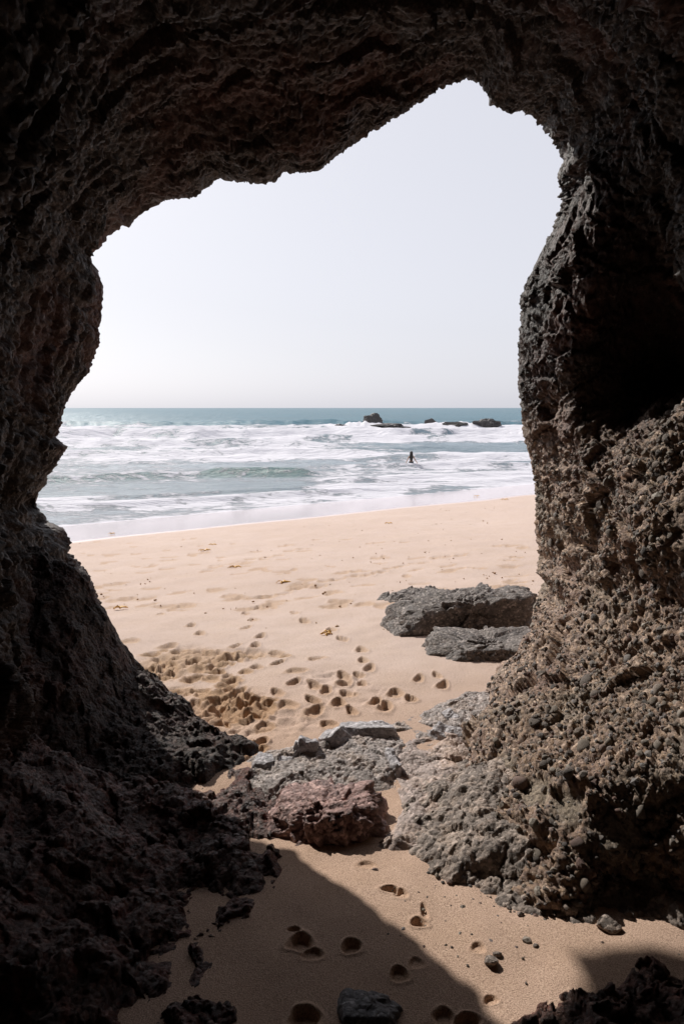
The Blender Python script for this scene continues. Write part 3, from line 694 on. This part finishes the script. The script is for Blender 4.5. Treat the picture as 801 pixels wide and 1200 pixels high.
# outside, above the left shoulder of the mouth, a block of the cliff hangs forward; its shade lies on the corner of the floor
hull_rock('overhang', (-1.58, 4.80, 3.86), [(0,0,-1,.46),(0,0,1,.6),(1,0,.1,.34),(-1,0,.1,.66),(0,1,0,.55),(0,-1,0,.7),(.7,0,-1,.55),(-.7,.3,-1,.60)], M_CAVE2, 660, 5, 1.2, parent=roof)
# beach rocks
BG = 'rocks lying on the beach'
g = gpt(548, 738)
hull_rock('beach_rock', (g[0], g[1] + .16, g[2] + .02), [(-.10,-.02,1,.185),(-.55,-.35,1,.28),(.10,-1,.02,.20),(.35,-1,.05,.36),(-.75,-.8,.55,.46),(-1,.1,.35,.56),(1,-.1,.1,.50),(.8,.8,.2,.50),(0,1,.3,.26),(-.6,1,.3,.42),(0,0,-1,.2)], M_BLOCK, 700, 6, 1.5,
          label='largest grey block on the beach, with a dark shaded front face', category='rock', group=BG)
g = gpt(572, 768)
hull_rock('beach_rock', (g[0], g[1] + .12, g[2] - .01), [(0,-.05,1,.075),(-.4,-.3,1,.15),(0,-1,.3,.19),(.4,-1,.2,.26),(-.8,-.6,.3,.33),(-1,.3,.3,.36),(1,0,.2,.40),(0,1,.2,.22),(0,0,-1,.2)], M_BLOCK, 720, 6, 1.2,
          label='low grey slab on the sand just in front of the largest beach block', category='rock', group=BG)
rock_patch('beach_rock', [(437,703),(465,711),(500,710),(560,706),(578,701),(540,697),(480,696)], .06, .10, M_BLOCK, 740, .011, 1.0, .5, jag=.035,
           label='thin flat rock behind the largest beach block, its tip reaching left', category='rock', group=BG)

# ------------------------------------------------------------ rocks in the surf
def boulder(name, loc, size, seed, mat, rz=0, planes=14, rough=.22, base=None, **kw):
    bm = bmesh.new(); bmesh.ops.create_icosphere(bm, subdivisions=5, radius=1)
    V = np.array([v.co[:] for v in bm.verts]); Fc = np.array([[v.index for v in f.verts] for f in bm.faces]); bm.free()
    V, Fc = stone_shape((V, Fc), seed, planes, rough)
    V = V * (1 + .10 * facets(V, 3, seed) + .05 * facets(V, 8, seed + 1))[:, None]
    V = V * size; c, s = math.cos(rz), math.sin(rz); V = V @ np.array([[c, s, 0], [-s, c, 0], [0, 0, 1]])
    me = raw_mesh(name, V, Fc); smooth(me, False)
    o = link(name, me, mat, **kw); o.location = loc; return o
def sea_at(px, Y): return ((px - 400.5) / F * Y * 1.0, Y)
ROCKS = [(437,150,3.0,3.4,.75,'tallest blocky dark rock in the surf, first of the row to rise from the left'),
         (455,146,5.2,1.0,1.0,'low flat rock in the surf trailing right from the tallest one'),
         (505,158,2.6,1.7,.9,'wedge-shaped rock in the surf between the low trailing rock and the domed one'),
         (536,150,4.2,1.35,1.0,'long low domed rock in the surf, second from the right of the row'),
         (568,149,3.6,1.7,1.0,'rightmost dark rock in the surf, nearest the right cave wall'),
         (400,146,1.8,.75,1.0,'smallest dark rock in the surf, leftmost and awash')]
for i, (px, Y, wd, ht, f_, lab) in enumerate(ROCKS):
    x, y = sea_at(px, Y)
    boulder('sea_rock', (x, y, SEA_Z + .6), (wd * .9, wd * .6, ht * .85), 800 + i * 7, M_SEAROCK, label=lab, category='rock', group='rocks in the surf')

# ------------------------------------------------------------ the bather
def build_person(x, y):
    zb = SEA_Z - .50
    J = {'pelvis': (0, 0, .92), 'waist': (0, 0, 1.05), 'chest': (0, .01, 1.25), 'neck': (0, 0, 1.42), 'headb': (0, .01, 1.50), 'headt': (0, .0, 1.62),
         'hipL': (-.09, 0, .88), 'kneeL': (-.10, .02, .48), 'ankL': (-.10, -.02, .08), 'toeL': (-.10, .14, .03),
         'hipR': (.09, 0, .88), 'kneeR': (.11, -.02, .48), 'ankR': (.12, -.06, .08), 'toeR': (.12, .10, .03),
         'shL': (-.16, 0, 1.37), 'elL': (-.27, .02, 1.12), 'wrL': (-.36, .07, .92), 'haL': (-.39, .10, .84),
         'shR': (.16, 0, 1.37), 'elR': (.28, .02, 1.12), 'wrR': (.40, .05, .94), 'haR': (.45, .07, .87)}
    R = {'pelvis': (.135, .10), 'waist': (.105, .085), 'chest': (.125, .095), 'neck': (.048, .048), 'headb': (.07, .08), 'headt': (.082, .095),
         'hipL': .088, 'kneeL': .055, 'ankL': .036, 'toeL': .03, 'shL': .052, 'elL': .038, 'wrL': .026, 'haL': .03}
    E_ = [('pelvis','waist'),('waist','chest'),('chest','neck'),('neck','headb'),('headb','headt'),('pelvis','hipL'),('hipL','kneeL'),('kneeL','ankL'),('ankL','toeL'),
          ('pelvis','hipR'),('hipR','kneeR'),('kneeR','ankR'),('ankR','toeR'),('chest','shL'),('shL','elL'),('elL','wrL'),('wrL','haL'),('chest','shR'),('shR','elR'),('elR','wrR'),('wrR','haR')]
    for sgn, h in ((-1, 'haL'), (1, 'haR')):               # five fingers on each hand
        hp = np.array(J[h])
        for q in range(5):
            n = f'{h}f{q}'; a = (q - 2) * .016
            ln = (.05, .075, .085, .078, .058)[q]
            J[n] = tuple(hp + np.array([sgn * .02, a, -ln] if q else [-sgn * .02, .035, -.045])); R[n] = .009; E_.append((h, n))
    names = list(J)
    me = bpy.data.meshes.new('person'); me.from_pydata([J[n] for n in names], [(names.index(a), names.index(b)) for a, b in E_], [])
    o = bpy.data.objects.new('person', me); COL.objects.link(o)
    m = o.modifiers.new('skin', 'SKIN'); m.use_smooth_shade = True
    for i, n in enumerate(names):
        r = R.get(n) or R.get(n.replace('R', 'L')) or .01
        if isinstance(r, (int, float)): r = (r, r)
        me.skin_vertices[0].data[i].radius = r
        me.skin_vertices[0].data[i].use_root = (n == 'pelvis')
    sb = o.modifiers.new('sub', 'SUBSURF'); sb.levels = 2; sb.render_levels = 2
    dg = bpy.context.evaluated_depsgraph_get(); me2 = bpy.data.meshes.new_from_object(o.evaluated_get(dg))
    o.modifiers.clear(); o.data = me2; me2.materials.clear(); me2.materials.append(mat_plain('skin', (0.50, 0.30, 0.20), .5))
    o['label'] = 'woman with long dark hair and a dark bikini wading thigh deep, back to the camera'; o['category'] = 'person'
    o.location = (x, y, zb)
    # hair: a cap on the skull running into a mass down the back
    hv, hf = [], []
    rings = [(1.745, .02, .02, 0), (1.735, .06, .07, 0), (1.70, .10, .115, 0), (1.64, .118, .125, -.012), (1.56, .118, .115, -.03), (1.47, .125, .09, -.055), (1.36, .135, .07, -.085), (1.24, .13, .055, -.105), (1.12, .105, .045, -.11), (1.03, .06, .03, -.105), (1.0, .01, .01, -.10)]
    nn = 24
    for (z, rx, ry, oy) in rings:
        for q in range(nn):
            a = 2 * math.pi * q / nn; k = 1 + .07 * math.sin(a * 9 + z * 20)
            hv.append((rx * k * math.cos(a), oy + ry * k * math.sin(a), z + .015 * math.sin(a * 5)))
    for i in range(len(rings) - 1):
        for q in range(nn): hf.append((i * nn + q, (i + 1) * nn + q, (i + 1) * nn + (q + 1) % nn, i * nn + (q + 1) % nn))
    hm = raw_mesh('hair', np.array(hv), np.array(hf)); smooth(hm)
    link('hair', hm, mat_plain('dark_hair', (0.018, 0.012, 0.010), .5), o)
    def band(name, z0, z1, rx, ry, oy=0):
        v, f = [], []
        for z, s in ((z0, .93), ((z0 + z1) / 2, 1.0), (z1, .96)):
            for q in range(nn):
                a = 2 * math.pi * q / nn; v.append((rx * s * math.cos(a), oy + ry * s * math.sin(a), z))
        for i in range(2):
            for q in range(nn): f.append((i * nn + q, i * nn + (q + 1) % nn, (i + 1) * nn + (q + 1) % nn, (i + 1) * nn + q))
        bmm = raw_mesh(name, np.array(v), np.array(f)); smooth(bmm)
        ob = link(name, bmm, bik, o); md = ob.modifiers.new('t', 'SOLIDIFY'); md.thickness = .006
    bik = mat_plain('dark_swimwear', (0.03, 0.035, 0.04), .6)
    band('bikini_bottom', .84, .97, .185, .125); band('bikini_top', 1.24, 1.31, .165, .12, .01)
px_, Yp = 481.5, 52.0
build_person((px_ - 400.5) / F * Yp * 1.0, Yp)

# ------------------------------------------------------------ scraps of golden seaweed on the sand
M_WEED = mat_plain('golden_seaweed', (0.62, 0.33, 0.05), .5)
M_CRUMB = mat_plain('weed_crumbs', (0.30, 0.17, 0.07), .7)
def seaweed(px, py, s, lab, grp='scraps of golden seaweed on the beach'):
    g = gpt(px, py); rr = np.random.default_rng(int(px * 7 + py)); V, Fc = [], []
    for b in range(7):                                     # a tuft of flat wavy blades
        a = rr.uniform(-.9, .9) + (math.pi if b % 2 else 0); L = s * rr.uniform(.6, 1.2); wd = s * .13; o_ = len(V)
        for i in range(7):
            t = i / 6; cx = math.cos(a + .7 * t) * L * t; cy = math.sin(a + .7 * t) * L * t * .7; z = .012 + s * .22 * math.sin(t * 3.1) * rr.uniform(.6, 1.2)
            ww = wd * (1 - t * .7)
            for sg in (-1, 1): V.append((cx - sg * ww * math.sin(a + t), cy + sg * ww * math.cos(a + t), z + sg * .004))
        for i in range(6): Fc.append((o_ + 2 * i, o_ + 2 * i + 1, o_ + 2 * i + 3, o_ + 2 * i + 2))
    me = raw_mesh('seaweed', np.array(V), np.array(Fc))
    o = link('seaweed', me, M_WEED, label=lab, category='seaweed', group=grp); o.location = (g[0], g[1], g[2]); 
    m = o.modifiers.new('t', 'SOLIDIFY'); m.thickness = .006
for px, py, s, lab in ((141,714,.075,'brightest golden seaweed scrap, on the sand beside the left cave wall'),
                       (240,646,.11,'golden seaweed scrap nearest the water on the left half of the beach'),
                       (249,639,.07,'tiny golden seaweed scrap just behind another near the water on the left'),
                       (275,666,.10,'golden seaweed scrap lying midway up the left half of the beach'),
                       (331,684,.09,'golden seaweed scrap in the middle of the beach, below a line of old footprints'),
                       (383,745,.045,'small golden seaweed scrap among the footprints in the middle of the beach'),
                       (383,742,.03,'golden crumb of seaweed touching the scrap among the middle footprints'),
                       (131,626,.12,'golden seaweed scrap at the edge of the wet sand on the far left'),
                       (558,582,.14,'dark golden seaweed scrap at the edge of the wet sand on the right'),
                       (591,586,.14,'golden seaweed scrap on dry sand close to the right cave wall'),
                       (455,614,.10,'golden seaweed scrap on dry sand straight below the bather')):
    seaweed(px, py, s, lab)

# ------------------------------------------------------------ loose stones on the sand of the cave floor
for i, (px, py, s, lab) in enumerate(((666,1072,.035,'dark angular stone at the foot of the right wall, beside a black hollow'),
                                      (712,1090,.040,'rounded grey stone on the sand under the black hollow in the right wall'),
                                      (575,1130,.022,'small grey stone on the sunlit sand nearest the shadow edge'),
                                      (582,1120,.014,'tiny stone touching the small grey one on the sunlit sand'),
                                      (627,1110,.010,'lone tiny dark stone in the middle of the sunlit sand'))):
    g = gpt(px, py); V, Fc = stone_shape(ICO3, 900 + i, 8)
    me = raw_mesh('loose_stone', V * [s, s * .8, s * .7], Fc); smooth(me, False)
    o = link('loose_stone', me, M_MOTT, label=lab, category='stone', group='loose stones on the cave sand'); o.location = (g[0], g[1], g[2] + s * .4)

# ------------------------------------------------------------ grit washed out of the right wall
spots = []
while len(spots) < 420:
    px, py = r_.uniform(430, 800), r_.uniform(1000, 1165)
    if r_.random() > math.exp(-abs(py - (1075 + (px - 600) * .12)) / 22): continue
    g = gpt(px, py); spots.append((g, np.array([0., 0., 1.])))
scatter_pebbles('gravel', None, spots, .002, .0045, .5, M_CLAST, .3)

spots = []
while len(spots) < 330:
    px, py = r_.uniform(90, 625), 590 + 150 * r_.random() ** 1.3
    g = gpt(px, py)
    if NSH @ g[:2] > 18.4: continue
    spots.append((g, np.array([0., 0., 1.])))
scatter_pebbles('beach_debris', None, spots, .004, .009, .4, M_CRUMB, .2)
